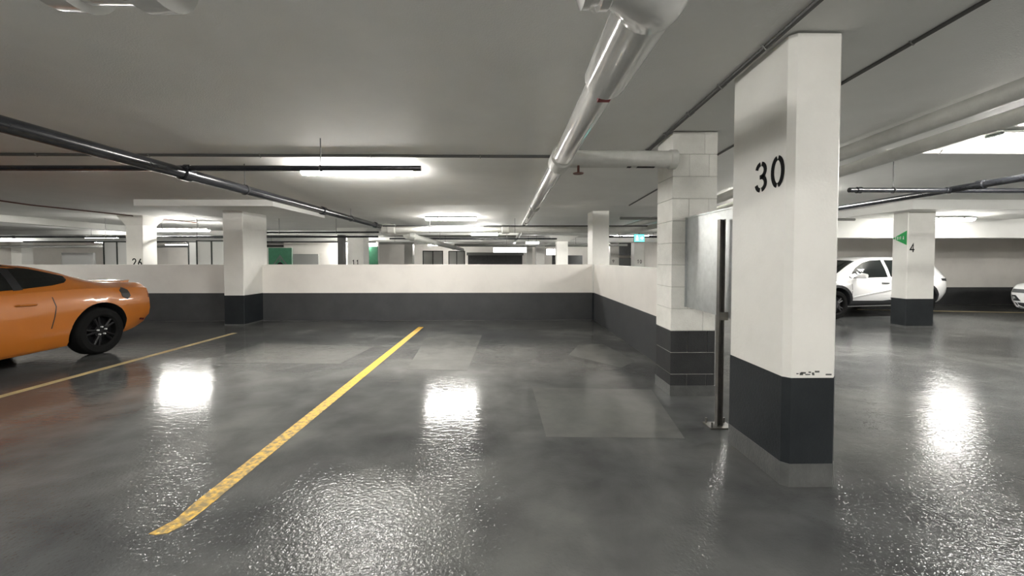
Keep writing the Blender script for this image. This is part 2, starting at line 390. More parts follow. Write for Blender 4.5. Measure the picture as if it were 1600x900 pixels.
# ------------------------------------------------------------------ concrete block column
CBK = empty('block_column', (1.98, 4.35, 0)); tag(CBK, 'white concrete block column with dark lower courses at the end of the side wall', 'column')
hx, hy, nc = 0.235, 0.205, 12
ht = ceil_z(4.35)
ch = ht / nc
link('mortar_core', B(-hx + .008, hx - .008, -hy + .008, hy - .008, 0.0, ht), 'mortar', CBK)
for i in range(nc):
    z0, z1 = i * ch + .003, (i + 1) * ch - .003
    m = 'band_block' if i < 3 else 'block'
    split = [(-hx, hx)] if i % 2 else [(-hx, -.06), (-.055, hx * .62), (hx * .62 + .005, hx)]
    if i % 4 == 3: split = [(-hx, 0.10), (.105, hx)]
    for a, b in split:
        link('block', B(a, b, -hy - .002 * random.random(), hy, z0, z1, bev=.004), m, CBK)
link('base_coat', B(-hx - .005, hx + .005, -hy - .007, hy + .005, 0, .11), 'skirt', CBK)

# ------------------------------------------------------------------ sheet panel on its steel post
gp = empty('steel_post', (1.845, 3.37, 0)); tag(gp, 'dark steel channel post bolted to the floor beside column 30', 'post')
bm = bmesh.new()
box(bm, -.024, .024, .016, .022, .012, 1.79); box(bm, -.024, -.018, -.022, .016, .012, 1.79); box(bm, .018, .024, -.022, .016, .012, 1.79)
link('channel', bm, 'steel', gp)
link('base_plate', B(-.10, .10, -.06, .08, 0, .012), 'steel', gp)
for x, y in ((-.08, -.04), (-.08, .06), (.08, -.04), (.08, .06)):
    link('anchor_bolt', T([(x, y, .012), (x, y, .055)], .009, 8), 'steel', gp)
link('bracket', B(-.028, .05, -.031, -.022, .93, 1.0), 'steel', gp)
sp = empty('sheet_panel', (1.899, 3.62, .95)); tag(sp, 'galvanised metal sheet panel between block column and column 30', 'panel')
link('sheet', B(-.004, .004, -.48, .52, 0, .94), 'galv', sp)
link('edge_fold', B(-.016, -.004, -.48, .52, .925, .94), 'galv', sp)
link('edge_fold', B(-.016, -.004, .505, .52, 0, .925), 'galv', sp)

# ------------------------------------------------------------------ pipes
def pipe(name, pts, r, m, label, cat='pipe', couplings=(), hangers=(), cm=None, seg=20, group=None, smooth=True, extra=None):
    p0 = Vector(pts[0])
    root = empty(name, p0); tag(root, label, cat, group)
    q = [Vector(p) - p0 for p in pts]
    link('pipe_run', T(q, r, seg), m, root, smooth)
    A, Z = q[0], q[-1]; d = (Z - A).normalized()
    for t in couplings:
        c = lerp(A, Z, t); l = r * 1.1
        link('coupling', T([c - d * l, c - d * l * .8, c + d * l * .8, c + d * l], [r * 1.12, r * 1.3, r * 1.3, r * 1.12], seg), cm or m, root, smooth)
    for t in hangers:
        c = lerp(A, Z, t); wz = ceil_z((c + p0).y) - p0.z
        bm = T([c + Vector((0, 0, r)), (c.x, c.y, wz)], .006, 6)
        s = d.cross(Vector((0, 0, 1))).normalized()
        ring = [c + (s * math.cos(a) + Vector((0, 0, 1)) * math.sin(a)) * (r + .006) for a in [2 * PI * k / 16 for k in range(17)]]
        tube(bm, ring, .006, 6)
        link('hanger', bm, 'rod', root)
    return root

PX, PZ = 0.555, 2.45
# big glossy main: from elbow near the camera into the depth
mp = pipe('glossy_main_pipe', [(PX, 1.58, PZ), (PX, 3.95, PZ), (PX, 4.0, PZ), (PX, 11.0, PZ + .05), (PX, 27.0, PZ + .05)], 0.092, 'pipe_white', 'large glossy white pipe running into depth under the ceiling', seg=32)
link('sleeve', T([(0, -.03, 0), (0, .55, 0), (0, .63, 0), (0, .645, 0)], [.120, .120, .119, .094], 32), 'pipe_white', mp, True)
bm = bmesh.new()
R = 0.20
elb = [(-R + R * math.cos(a), -R * math.sin(a) - .02, 0) for a in [i * PI / 2 / 10 for i in range(11)]]
rad = [.128 + .022 * math.sin(PI * i / 10) for i in range(11)]
tube(bm, elb, rad, 32)
link('elbow', bm, 'pipe_white', mp, True)
ex = -R; ey = -R - .02
link('coupling', T([(ex + .02, ey, 0), (ex, ey, 0), (ex - .03, ey, 0), (ex - .035, ey, 0), (ex - .06, ey, 0), (ex - .065, ey, 0), (ex - .09, ey, 0), (ex - .11, ey, 0)], [.12, .142, .142, .125, .125, .138, .138, .10], 32), 'pipe_white', mp, True)
link('riser', T([(-1.88, ey, 0), (-1.88, ey, ceil_z(1.3) - PZ)], .098, 32), 'pipe_white', mp, True)
link('cross_run', T([(ex - .05, ey, 0), (-1.9, ey, 0)], .098, 32), 'pipe_white', mp, True)
tx = -1.88
link('tee', T([(tx - .2, ey, 0), (tx - .19, ey, 0), (tx - .1, ey, 0), (tx - .09, ey, 0), (tx + .09, ey, 0), (tx + .1, ey, 0), (tx + .19, ey, 0), (tx + .2, ey, 0)], [.10, .16, .165, .14, .14, .165, .16, .10], 32), 'pipe_white', mp, True)
link('tag', B(-.035, .035, .655, .70, -.106, -.082), 'red', mp)
link('tag', B(tx + .3, tx + .37, ey - .03, ey + .03, -.108, -.09), 'red', mp)
link('tee_collar', T([(0, 2.27, 0), (0, 2.29, 0), (0, 2.58, 0), (0, 2.60, 0)], [.094, .112, .112, .094], 32), 'pipe_matte', mp, True)
for y in (6.0, 12.0): link('clamp', T([(0, y, 0), (0, y + .05, 0)], .097, 28), 'conduit', mp)
# branch to the block column
br = pipe('branch_pipe', [(PX + .06, 4.06, PZ + .02), (1.70, 4.06, PZ + .02)], 0.085, 'pipe_matte', 'matte white branch pipe from the glossy main to the block column', seg=28)
link('flange', T([(1.05, 0, 0), (1.06, 0, 0), (1.12, 0, 0), (1.13, 0, 0)], [.086, .098, .098, .086], 28), 'pipe_matte', br, True)
link('label_strip', B(.62, .66, -.03, .01, -.0865, -.08), 'black', br)
link('label_strip', B(.72, .90, -.03, .01, -.0865, -.08), 'black', br)
shd = empty('sprinkler_head', (.73, 4.0, PZ - .15)); tag(shd, 'small rusty sprinkler head under the branch pipe', 'sprinkler')
link('nipple', T([(0, 0, .09), (0, 0, .02)], .012, 10), 'rust', shd)
link('deflector', T([(0, 0, .022), (0, 0, .014), (0, 0, .006)], [.02, .055, .05], 18), 'rust', shd)
# dark main from top left
dm = pipe('dark_main_pipe', [(-3.52, -4.0, 2.41), (-3.5, 11.2, 2.37)], 0.06, 'pipe_dark', 'thick black steel pipe running into depth at the left', couplings=(.555, .77, .97), hangers=(.3, .62, .86), seg=24)
pipe('dark_branch_pipe', [(-12.5, 4.42, 2.42), (-0.93, 4.42, 2.452)], 0.03, 'pipe_dark', 'thin black sprinkler pipe crossing above the nearest lamp', couplings=(.78,), hangers=(.20, .905,), seg=14)
# transverse white main behind the low wall
pipe('cross_main_pipe', [(-3.45, 11.2, 2.29), (9.8, 11.2, 2.31)], 0.10, 'pipe_matte', 'long thick white pipe crossing behind the low back wall', couplings=(.02, .26, .62), hangers=(.1, .28, .45), seg=28)
pipe('cross_dark_pipe', [(-3.4, 11.06, 2.372), (9.5, 11.06, 2.388)], 0.015, 'pipe_dark', 'thin dark pipe along the top of the thick white crossing pipe', seg=12)
pipe('low_dark_pipe', [(-29, 11.35, 2.05), (-3.62, 11.35, 2.09)], 0.028, 'pipe_dark', 'lower of two thin dark pipes left of the pipe junction', couplings=(.6, .85,), hangers=(.7, .8), seg=12)
pipe('low_dark_pipe', [(-7.6, 11.35, 2.20), (-3.6, 11.35, 2.22)], 0.024, 'pipe_dark', 'upper of two thin dark pipes left of the pipe junction', hangers=(.3, .7), seg=12)
vl = empty('pipe_valve', (-3.35, 11.5, 2.30)); tag(vl, 'white valve body where the black and white pipes meet', 'valve')
link('valve_body', T([(-.2, 0, 0), (-.1, 0, 0), (0, 0, 0), (.2, 0, -.02), (.5, .1, -.06)], [.12, .17, .18, .13, .12], 24), 'pipe_matte', vl, True)
link('flange', T([(.5, .1, -.06), (.55, .11, -.065)], .19, 24), 'pipe_matte', vl)
pipe('far_main_pipe', [(-2.85, 11.5, 2.14), (-2.75, 25.5, 2.06)], 0.10, 'pipe_matte', 'pale pipe running away into depth beyond the low wall', couplings=(.05, .3, .7), seg=20)
for (a, b, r, m, lab) in (
    ((-6.5, 17.5, 2.26), (-1.0, 17.5, 2.26), .035, 'conduit_white', 'thin white pipe beyond the flared column'),
    ((-22, 18.5, 2.25), (-6.0, 18.5, 2.25), .03, 'pipe_dark', 'thin dark pipe far behind at the left'),
    ((-4.5, 15.5, 2.25), (2.0, 15.5, 2.25), .03, 'pipe_dark', 'thin dark pipe under the second far lamp'),
    ((-2.5, 19.5, 2.15), (6.0, 19.5, 2.15), .06, 'conduit', 'grey pipe crossing far behind the corner column'),
    ((-2.8, 23.5, 2.25), (6.0, 23.5, 2.25), .05, 'pipe_dark', 'dark pipe crossing at the far end'),
    ((3.0, 13.5, 2.22), (9.8, 13.5, 2.20), .03, 'pipe_dark', 'thin dark pipe above the green exit box'),
    ((-28, 22.5, 2.15), (-10, 22.5, 2.2), .07, 'conduit', 'grey far pipe above the grey door')):
    pipe('service_pipe', [a, b], r, m, lab, seg=12, hangers=(.3, .7))
# conduits on the ceiling
def cconduit(x0, y0, x1, y1, r, m, lab, clips=5):
    c0 = Vector((x0, y0, ceil_z(y0) - r)); c1 = Vector((x1, y1, ceil_z(y1) - r))
    root = empty('ceiling_conduit', c0); tag(root, lab, 'conduit')
    n = 10
    link('conduit_run', T([lerp(c0, c1, i / n) * 1.0 - c0 for i in range(n + 1)] if abs(y1 - y0) < 0.01 or max(y0, y1) <= 8.5 else [Vector((0, 0, 0)), Vector((lerp((x0, y0, 0), (x1, y1, 0), (8.5 - y0) / (y1 - y0)).x, 8.5, ceil_z(8.5) - r)) - c0, c1 - c0], r, 10), m, root, True)
    for i in range(clips):
        c = lerp(c0, c1, (i + .5) / clips) - c0
        if max(y0, y1) > 8.5 and (c + c0).y > 8.5: continue
        d = (c1 - c0).normalized(); s = Vector((d.y, -d.x, 0))
        bm = bmesh.new(); e = r * 1.25
        tube(bm, [c - s * r * 2 + Vector((0, 0, r * .6)), c - s * e, c - Vector((0, 0, e)), c + s * e, c + s * r * 2 + Vector((0, 0, r * .6))], r * .35, 6)
        link('clip', bm, 'conduit', root)
cconduit(-20, 5.0, 1.72, 5.0, .017, 'conduit_dark', 'thin conduit crossing the ceiling in front of the nearest lamp', 16)
cconduit(1.70, 0.2, 1.70, 5.0, .018, 'conduit_dark', 'thin conduit on the ceiling running past columns to the camera', 9)
cconduit(2.62, 0.6, 2.62, 8.4, .013, 'conduit_dark', 'thin conduit on the ceiling just right of column 30', 6)
cconduit(-10.6, 1.0, -9.6, 12.5, .014, 'rust', 'thin brownish conduit on the ceiling above the orange car', 6)
cconduit(4.55, 4.72, 15, 4.72, .022, 'conduit_white', 'white conduit crossing the ceiling beside the right hand lamp', 8)
# two parallel pale pipes on the right ceiling
def slope_pipe(x, dz, r, y0, y1, m, lab):
    pipe('ceiling_pipe', [(x, y0, ceil_z(y0) - dz), (x, 8.4, ceil_z(8.4) - dz), (x, y1, ceil_z(8.5) - dz)] if y1 > 8.5 else [(x, y0, ceil_z(y0) - dz), (x, y1, ceil_z(y1) - dz)], r, m, lab, couplings=(.33,) if y1 < 8.5 else (), seg=24)
slope_pipe(3.84, .12, .075, 0.0, 14.0, 'pipe_matte', 'upper of two parallel pale ceiling pipes right of column 30')
slope_pipe(4.02, .26, .065, 0.0, 14.0, 'pipe_matte', 'lower of two parallel pale ceiling pipes right of column 30')
pipe('dark_sprinkler_pipe', [(4.47, 5.12, 2.35), (15.0, 5.12, 2.35)], 0.032, 'pipe_dark', 'black sprinkler pipe crossing the right bay level', hangers=(.055, .4), couplings=(.012, .124), seg=14)
pipe('dark_sprinkler_pipe', [(5.62, 0.5, 2.37), (5.97, 8.8, 2.35)], 0.042, 'pipe_dark', 'black sprinkler pipe slanting into depth in the right bay', couplings=(.40, .515), hangers=(.45, .8), seg=16)
pipe('service_pipe', [(2.6, 9.0, 2.38), (8.0, 9.0, 2.36)], 0.03, 'conduit', 'grey pipe behind the galvanised panel', hangers=(.3, .7), seg=12)
pipe('service_pipe', [(8.0, 11.5, 2.28), (17.0, 11.5, 2.28)], 0.03, 'pipe_dark', 'dark pipe in front of the wall behind the white car', hangers=(.2, .5), seg=12)

# ------------------------------------------------------------------ lamps
def lamp(x, y, z, L, lab, axis='x', rods=True, rz=0.0, lip=False):
    r = empty('strip_lamp', (x, y, z), rz if axis == 'x' else PI / 2 + rz); tag(r, lab, 'lamp', 'fluorescent strip lamps under the ceiling')
    h = L / 2
    def trough(pts, x0, x1):
        bm = bmesh.new()
        a = [bm.verts.new((x0, p, q)) for p, q in pts]; b = [bm.verts.new((x1, p, q)) for p, q in pts]
        n = len(pts); bm.faces.new(a); bm.faces.new(b[::-1])
        for i in range(n): bm.faces.new((a[i], a[(i + 1) % n], b[(i + 1) % n], b[i]))
        return bm
    up = [(-.06, .045), (.06, .045), (.081, .020), (-.081, .020)]
    if lip: up = [(-.06, .045), (.06, .045), (.088, .030), (.088, .006), (-.088, .006), (-.088, .030)]
    link('housing', trough(up, -h, h), 'housing', r)
    dn = [(-.067, .020), (-.074, .004)] + [(.074 * math.cos(a), .004 - .058 * math.sin(a)) for a in [PI * (1 - k / 10) for k in range(1, 10)]] + [(.074, .004), (.067, .020)]
    link('diffuser', trough(dn, -h + .012, h - .012), 'lamp', r)
    for s in (-1, 1):
        link('end_cap', trough([(-.078, .022), (.078, .022), (.078, -.004), (.05, -.012), (-.05, -.012), (-.078, -.004)], *(sorted((s * h, s * (h - .012))))), 'housing', r)
        link('latch', B(s * h * .5 - .015, s * h * .5 + .015, -.096, -.088, -.012, .024), 'rod', r)
    if rods:
        top = ceil_z(y) - z
        if top > .06:
            for s in (-.62, .62): link('hanger_rod', T([(s * h, 0, .035), (s * h, 0, top)], .006, 6), 'rod', r)
    return r
lamp(-2.05, 5.6, 2.672, 1.56, 'nearest glowing strip lamp, below the thin black pipe')
lamp(-1.47, 10.75, 2.55, 1.38, 'glowing strip lamp above the thick white crossing pipe', lip=True)
lamp(-9.7, 12.0, 2.33, 1.72, 'glowing strip lamp behind the column by the orange car')
lamp(5.85, 4.1, 2.737, 1.5, 'bright strip lamp cut by the right edge of the picture', lip=True)
lamp(10.1, 8.95, 2.38, 1.2, 'strip lamp under the ceiling right of column 4', rods=False, lip=True)
lamp(-0.75, 14.2, 2.36, .95, 'small far strip lamp in the middle, behind the crossing pipe')
lamp(1.2, 17.8, 2.2, .6, 'tiny far strip lamp beside the far bright column')
lamp(-15.2, 15.2, 2.30, 1.2, 'far strip lamp at left above the window frames')
lamp(-7.6, 20.0, 2.25, 1.5, 'far strip lamp above the green wall panels')
lamp(5.2, 16.5, 2.42, 1.5, 'far strip lamp over the lane right of the corner column')
lamp(6.2, 26.5, 2.42, 1.5, 'farthest strip lamp over the lane')
lamp(-4.5, 27.0, 2.42, 1.5, 'farthest strip lamp near the shutters')
lamp(-21.5, 21.9, 2.40, 1.5, 'far strip lamp above the grey door at left')
lamp(-26, 20.0, 2.50, 1.5, 'added strip lamp outside the frame, brightening the far left walls')  # unseen fill lamp, added because the far left walls came out dark
lamp(-22, 27.0, 2.42, 1.5, 'farthest strip lamp near the grey door')
lamp(4.95, 7.3, 2.60, 1.3, 'strip lamp hidden behind column 30 in the right bay')
lamp(14.6, 5.9, 2.66, 1.4, 'strip lamp outside the frame in the right bay')
lamp(-1.9, -.3, 2.91, 1.48, 'strip lamp above the viewer, over the stall')
lamp(-1.9, -5.7, 2.91, 1.48, 'strip lamp behind the viewer, over the lane')
lamp(5.6, -2.2, 2.91, 1.5, 'strip lamp behind the viewer, in the right bay')
lamp(-12.0, 5.0, 2.695, 1.48, 'added strip lamp outside the frame, brightening the low wall at left')  # added out of view to lift the low wall behind the orange car
lamp(2.0, -3.6, 2.91, 1.48, 'added strip lamp behind the viewer, brightening the front of column 30')  # extra unseen lamp, put in to light the camera-facing column faces
lamp(10.5, 1.4, 2.85, 1.48, 'added strip lamp outside the frame, brightening the right bay ceiling')  # fill lamp added out of view to raise the right bay ceiling

# hanging exit box
xb = empty('exit_box', (4.35, 12.9, 2.02)); tag(xb, 'glowing green exit box hanging over the side wall', 'sign')
link('sign_case', B(-.17, .17, -.03, .03, 0, .24), 'frame', xb)
link('sign_face', B(-.16, .16, -.034, -.03, .01, .23), 'exitglow', xb)
bm = strokes(bmesh.new(), [[(.3, .55), (.3, .3), (.1, 0)], [(.3, .3), (.5, 0)], [(.05, .4), (.55, .5)], arc(.3, .78, .08, .08, 0, 360, 8)], .018, (-.12, -.0345, .04), (1, 0, 0), (0, 0, 1), (0, -1, 0), .16, .18)
link('running_figure', bm, 'exitwhite', xb)
link('arrow', strokes(bmesh.new(), [[(0, .5), (1, .5)], [(.6, .9), (1, .5), (.6, .1)]], .018, (.03, -.0345, .07), (1, 0, 0), (0, 0, 1), (0, -1, 0), .09, .10), 'exitwhite', xb)
link('hanger_rod', T([(0, 0, .24), (0, 0, 2.6 - 2.02)], .008, 8), 'rod', xb)

# ------------------------------------------------------------------ far end: doors, panels, frames
def far(x0, x1, z0, z1, y, m, name, lab, cat, t=.06, frame=None, parts=None):
    r = empty(name, ((x0 + x1) / 2, y, 0)); tag(r, lab, cat)
    h = (x1 - x0) / 2
    link('panel', B(-h, h, -t, 0, z0, z1), m, r)
    if frame:
        f = .08
        for a, b, c, d in ((-h - f, -h, z0, z1 + f), (h, h + f, z0, z1 + f)): link('jamb', B(a, b, -t - .04, 0, c, d), frame, r)
        link('lintel', B(-h, h, -t - .04, 0, z1, z1 + f), frame, r)
    return r
FW = YF - .2
gpn = far(-10.35, -9.35, 0.05, 1.95, 17.6, 'wallgreen', 'green_panel', 'wide dark green wall panel with a pale triangle', 'panel', t=.1)
link('triangle_mark', strokes(bmesh.new(), [[(0, 0), (.5, 1), (1, 0)], [(.5, .8), (.5, .1)]], .05, (-.3, -.1005, 1.18), (1, 0, 0), (0, 0, 1), (0, -1, 0), .6, .42), 'patch', gpn)
link('dot_mark', T([(0, -.1, 1.18), (0, -.104, 1.18)], .14, 16), 'black', gpn)
far(-6.9, -6.45, 0.05, 2.1, 20.2, 'wallgreen', 'green_panel', 'narrow dark green wall panel beyond the flared column', 'panel', t=.1)
wall('wall_inner', -11.4, -6.6, 20.6, 20.8, 2.36, 'pale inner wall behind the wide green panel')
far(-10.9, -9.6, 0, 1.72, 20.58, 'doorgrey', 'grey_door', 'grey door to the right of the wide green panel', 'door')
far(-27.3, -25.4, 0, 1.85, 25.0, 'doorgrey', 'grey_door', 'wide grey door seen above the orange car roof', 'door', t=.15)
sh = far(-2.6, 1.15, 0, 1.72, 27.5, 'darkdoor', 'roll_shutter', 'wide dark shutter at the far end in the middle', 'shutter', t=.1)
link('header', B(-1.95, 1.95, -.2, 0, 1.72, 1.92), 'conduit', sh)
far(3.2, 5.3, 0, 1.72, 27.4, 'darkdoor', 'roll_shutter', 'dark shutter between the flared and corner columns', 'shutter', t=.1)
far(6.4, 9.6, 0, 1.55, 28.0, 'darkdoor', 'roll_shutter', 'dark shutter at the far end over the side wall', 'shutter', t=.1)
far(6.4, 9.6, 1.72, 2.6, 28.0, 'darkdoor', 'dark_bulkhead', 'dark bulkhead above the far shutter over the side wall', 'panel', t=.1)
def framed(x0, x1, z0, z1, y, n, lab, pane='pane', fr='frame'):
    r = empty('framed_window', ((x0 + x1) / 2, y, 0)); tag(r, lab, 'window')
    h = (x1 - x0) / 2; f = .05
    link('frame_rail', B(-h, h, -.05, 0, z1 - f, z1), fr, r); link('frame_rail', B(-h, h, -.05, 0, z0, z0 + f), fr, r)
    for i in range(n + 1):
        x = -h + (2 * h - f) * i / n
        link('mullion', B(x, x + f, -.05, 0, z0 + f, z1 - f), fr, r)
    wd = (2 * h - f) / n
    for i in range(n):
        x = -h + f + wd * i
        link('pane', B(x, x + wd - f, -.03, -.015, z0 + f, z1 - f), pane, r)
    return r
framed(-1.0, 1.9, 1.92, 2.42, FW, 3, 'bright lit strip window above the wide far shutter', fr='conduit')
framed(3.1, 4.3, 1.75, 2.3, FW, 2, 'bright lit window between the far columns', fr='conduit')
framed(-17.8, -16.6, 0.0, 2.25, 17.9, 2, 'dark framed window left of column 26', pane='palepane')
framed(-14.1, -12.9, 0.0, 2.25, 17.9, 2, 'dark framed window right of column 26', pane='palepane')
framed(-12.2, -11.0, 0.0, 2.2, 15.9, 2, 'dark framed window nearest to the column by the orange car', pane='palepane')
framed(-5.3, -4.0, 0.0, 2.0, 25.5, 2, 'dark framed window behind the thin far column', pane='palepane')
framed(-3.8, -2.7, 0.0, 2.0, 26.5, 2, 'dark framed window left of the wide far shutter', pane='palepane')
far(-6.26, -6.06, 0.0, 2.36, 15.2, 'conduit_dark', 'dark_duct', 'dark grey vertical duct left of the flared column', 'duct', t=.3)

# ------------------------------------------------------------------ cars
def catmull(P, n):
    """P list of tuples keyed by first element -> n samples interpolated monotonically in the key"""
    xs = [p[0] for p in P]; out = []
    for i in range(n):
        x = xs[0] + (xs[-1] - xs[0]) * i / (n - 1)
        k = max(j for j in range(len(xs) - 1) if xs[j] <= x + 1e-9)
        t = (x - xs[k]) / (xs[k + 1] - xs[k])
        row = [x]
        for c in range(1, len(P[0])):
            def slope(j):
                if j <= 0: return (P[1][c] - P[0][c]) / (xs[1] - xs[0])
                if j >= len(xs) - 1: return (P[-1][c] - P[-2][c]) / (xs[-1] - xs[-2])
                a = (P[j][c] - P[j - 1][c]) / (xs[j] - xs[j - 1]); b = (P[j + 1][c] - P[j][c]) / (xs[j + 1] - xs[j])
                return 0 if a * b <= 0 else 2 * a * b / (a + b)
            h = xs[k + 1] - xs[k]
            p0, p1, m0, m1 = P[k][c], P[k + 1][c], slope(k) * h, slope(k + 1) * h
            row.append((2 * t ** 3 - 3 * t ** 2 + 1) * p0 + (t ** 3 - 2 * t ** 2 + t) * m0 + (-2 * t ** 3 + 3 * t ** 2) * p1 + (t ** 3 - t ** 2) * m1)
        out.append(row)
    return out
class Car:
    def __init__(s, stations, n=72):
        s.S = catmull(stations, n); s.L = stations[-1][0]
    def section(s, x):
        f = x / s.L * (len(s.S) - 1); k = min(int(max(f, 0)), len(s.S) - 2); t = min(max(f - k, 0), 1)
        r = [a * (1 - t) + b * t for a, b in zip(s.S[k], s.S[k + 1])]
        _, zb, hb, hm, zm, hl, zl, hr, zr = r
        zs = zl + .012
        pts = [(0, zb), (hb * .82, zb), (hb * .95, zb + .03), (hb, zb + .09), (hb + (hm - hb) * .75, zb + (zm - zb) * .6), (hm, zm), (hm * .995, zm + (zl - zm) * .35),
               (hm + (hl - hm) * .45, zm + (zl - zm) * .75), (hl, zl), (hl - .02, zs), (hl * .55 + hr * .45, zl + (zr - zl) * .45), (hr + .02, zl + (zr - zl) * .86),
               (hr * .93, zl + (zr - zl) * .95), (hr * .7, zr - .004), (hr * .35, zr + .006), (0, zr + .01)]
        return pts
    def width(s, x, z):
        p = s.section(x); best = 0
        for (a, za), (b, zb) in zip(p[1:], p[2:]):
            if min(za, zb) - 1e-9 <= z <= max(za, zb) + 1e-9 and abs(zb - za) > 1e-9:
                best = max(best, a + (b - a) * (z - za) / (zb - za))
        return best
    def top(s, x, y):
        p = s.section(x); y = abs(y)
        for (a, za), (b, zb) in zip(p[::-1], p[::-1][1:]):
            if a - 1e-9 <= y <= b + 1e-9: return za + (zb - za) * (y - a) / max(b - a, 1e-9)
        return p[8][1]
    def body(s, m, parent, wheels, R, liner):
        bm = bmesh.new(); rings = []
        for r in s.S:
            p = s.section(r[0]); full = p + [(-a, b) for a, b in p[-2:0:-1]]
            rings.append([bm.verts.new((r[0], -a, b)) for a, b in full])
        n = len(rings[0])
        for a, b in zip(rings, rings[1:]):
            for k in range(n): bm.faces.new((a[k], a[(k + 1) % n], b[(k + 1) % n], b[k]))
        bm.faces.new(rings[0]); bm.faces.new(rings[-1][::-1])
        o = link('body', bm, [m, liner], parent, True)
        cb = bmesh.new()
        for wx, wz in wheels:
            for sd in (-1, 1): tube(cb, [(wx, sd * 1.2, wz), (wx, sd * .62, wz)], R, 40)
        c = link('cutter', cb, liner, parent)
        md = o.modifiers.new('b', 'BOOLEAN'); md.operation = 'DIFFERENCE'; md.object = c; md.solver = 'EXACT'
        dg = bpy.context.evaluated_depsgraph_get(); dg.update()
        me = bpy.data.meshes.new_from_object(o.evaluated_get(dg))
        o.modifiers.clear(); o.data = me
        bpy.data.objects.remove(c)
        me.materials.clear(); me.materials.append(M[m]); me.materials.append(M[liner])
        for p in me.polygons:
            cc = p.center
            ins = any((cc.x - wx) ** 2 + (cc.z - wz) ** 2 < (R - .004) ** 2 + .012 * R for wx, wz in wheels)
            p.material_index = 1 if ins and (abs(cc.y) < s.width(cc.x, cc.z) - .006) else 0
            p.use_smooth = True
        me.set_sharp_from_angle(angle=math.radians(32))
        return o
    def decal(s, poly, m, parent, name, side=-1, off=.006, step=.06, depth=.02):
        """panel lying on the car's side, outline in (x, z)"""
        bm = bmesh.new()
        f = bm.faces.new([bm.verts.new((x, 0, z)) for x, z in poly])
        for ax, lo_, hi_ in ((0, min(p[0] for p in poly), max(p[0] for p in poly)), (2, min(p[1] for p in poly), max(p[1] for p in poly))):
            k = math.floor(lo_ / step) + 1
            while k * step < hi_:
                co = Vector((0, 0, 0)); co[ax] = k * step; no = Vector((0, 0, 0)); no[ax] = 1
                bmesh.ops.bisect_plane(bm, geom=bm.verts[:] + bm.edges[:] + bm.faces[:], plane_co=co, plane_no=no)
                k += 1
        for v in bm.verts: v.co.y = side * (s.width(v.co.x, v.co.z) + off)
        r = bmesh.ops.extrude_face_region(bm, geom=bm.faces[:])
        for v in r['geom']:
            if isinstance(v, bmesh.types.BMVert): v.co.y -= side * depth
        return link(name, bm, m, parent)
    def sheet(s, poly, m, parent, name, off=.006, step=.06):
        """panel lying on the car's top, outline in (x, y)"""
        bm = bmesh.new()
        bm.faces.new([bm.verts.new((x, y, 0)) for x, y in poly])
        for ax in (0, 1):
            lo_, hi_ = min(p[ax] for p in poly), max(p[ax] for p in poly)
            k = math.floor(lo_ / step) + 1
            while k * step < hi_:
                co = Vector((0, 0, 0)); co[ax] = k * step; no = Vector((0, 0, 0)); no[ax] = 1
                bmesh.ops.bisect_plane(bm, geom=bm.verts[:] + bm.edges[:] + bm.faces[:], plane_co=co, plane_no=no)
                k += 1
        for v in bm.verts: v.co.z = s.top(v.co.x, v.co.y) + off
        r = bmesh.ops.extrude_face_region(bm, geom=bm.faces[:])
        for v in r['geom']:
            if isinstance(v, bmesh.types.BMVert): v.co.z -= .02
        return link(name, bm, m, parent, True)
def wheel(parent, x, y, R, wd, rim, lugs=None, spokes=5):
    sd = 1 if y > 0 else -1
    r = R
    bm = bmesh.new()
    prof = [(.62 * r, -wd / 2 + .02), (.70 * r, -wd / 2), (.90 * r, -wd / 2), (.97 * r, -wd / 2 + .02), (r, -wd / 2 + .05), (r, wd / 2 - .05), (.97 * r, wd / 2 - .02), (.90 * r, wd / 2), (.70 * r, wd / 2), (.62 * r, wd / 2 - .02)]
    seg = 40; rg = []
    for k in range(seg):
        a = 2 * PI * k / seg
        rg.append([bm.verts.new((p * math.cos(a), q, p * math.sin(a))) for p, q in prof])
    for k in range(seg):
        a, b = rg[k], rg[(k + 1) % seg]
        for i in range(len(prof)): bm.faces.new((a[i], a[(i + 1) % len(prof)], b[(i + 1) % len(prof)], b[i]))
    t = link('tyre', bm, 'rubber', parent, True); t.location = (x, y, R)
    bm = bmesh.new(); o = sd * (wd / 2 - .035)
    tube(bm, [(0, o - sd * .1, 0), (0, o - sd * .06, 0)], .63 * r, 32)
    for k in range(spokes):
        for da in (-.13, .13):
            a = 2 * PI * k / spokes + da
            tube(bm, [(.08 * math.cos(a), o, .08 * math.sin(a)), (.63 * r * math.cos(a + da * .3), o - sd * .005, .63 * r * math.sin(a + da * .3))], .02, 6)
    tube(bm, [(0, o - sd * .06, 0), (0, o + sd * .004, 0)], .10, 20)
    rim_o = link('rim', bm, rim, t)
    if lugs:
        for k in range(5):
            a = 2 * PI * k / 5 + .3
            link('lug_nut', T([(.06 * math.cos(a), o, .06 * math.sin(a)), (.06 * math.cos(a), o + sd * .03, .06 * math.sin(a))], .012, 8), 'lug', t)
    return t
def arcpoly(cx, cz, r0, r1, a0, a1, n=24):
    f = lambda r, a: (cx + r * math.cos(math.radians(a)), cz + r * math.sin(math.radians(a)))
    return [f(r1, a0 + (a1 - a0) * i / n) for i in range(n + 1)] + [f(r0, a1 + (a0 - a1) * i / n) for i in range(n + 1)]

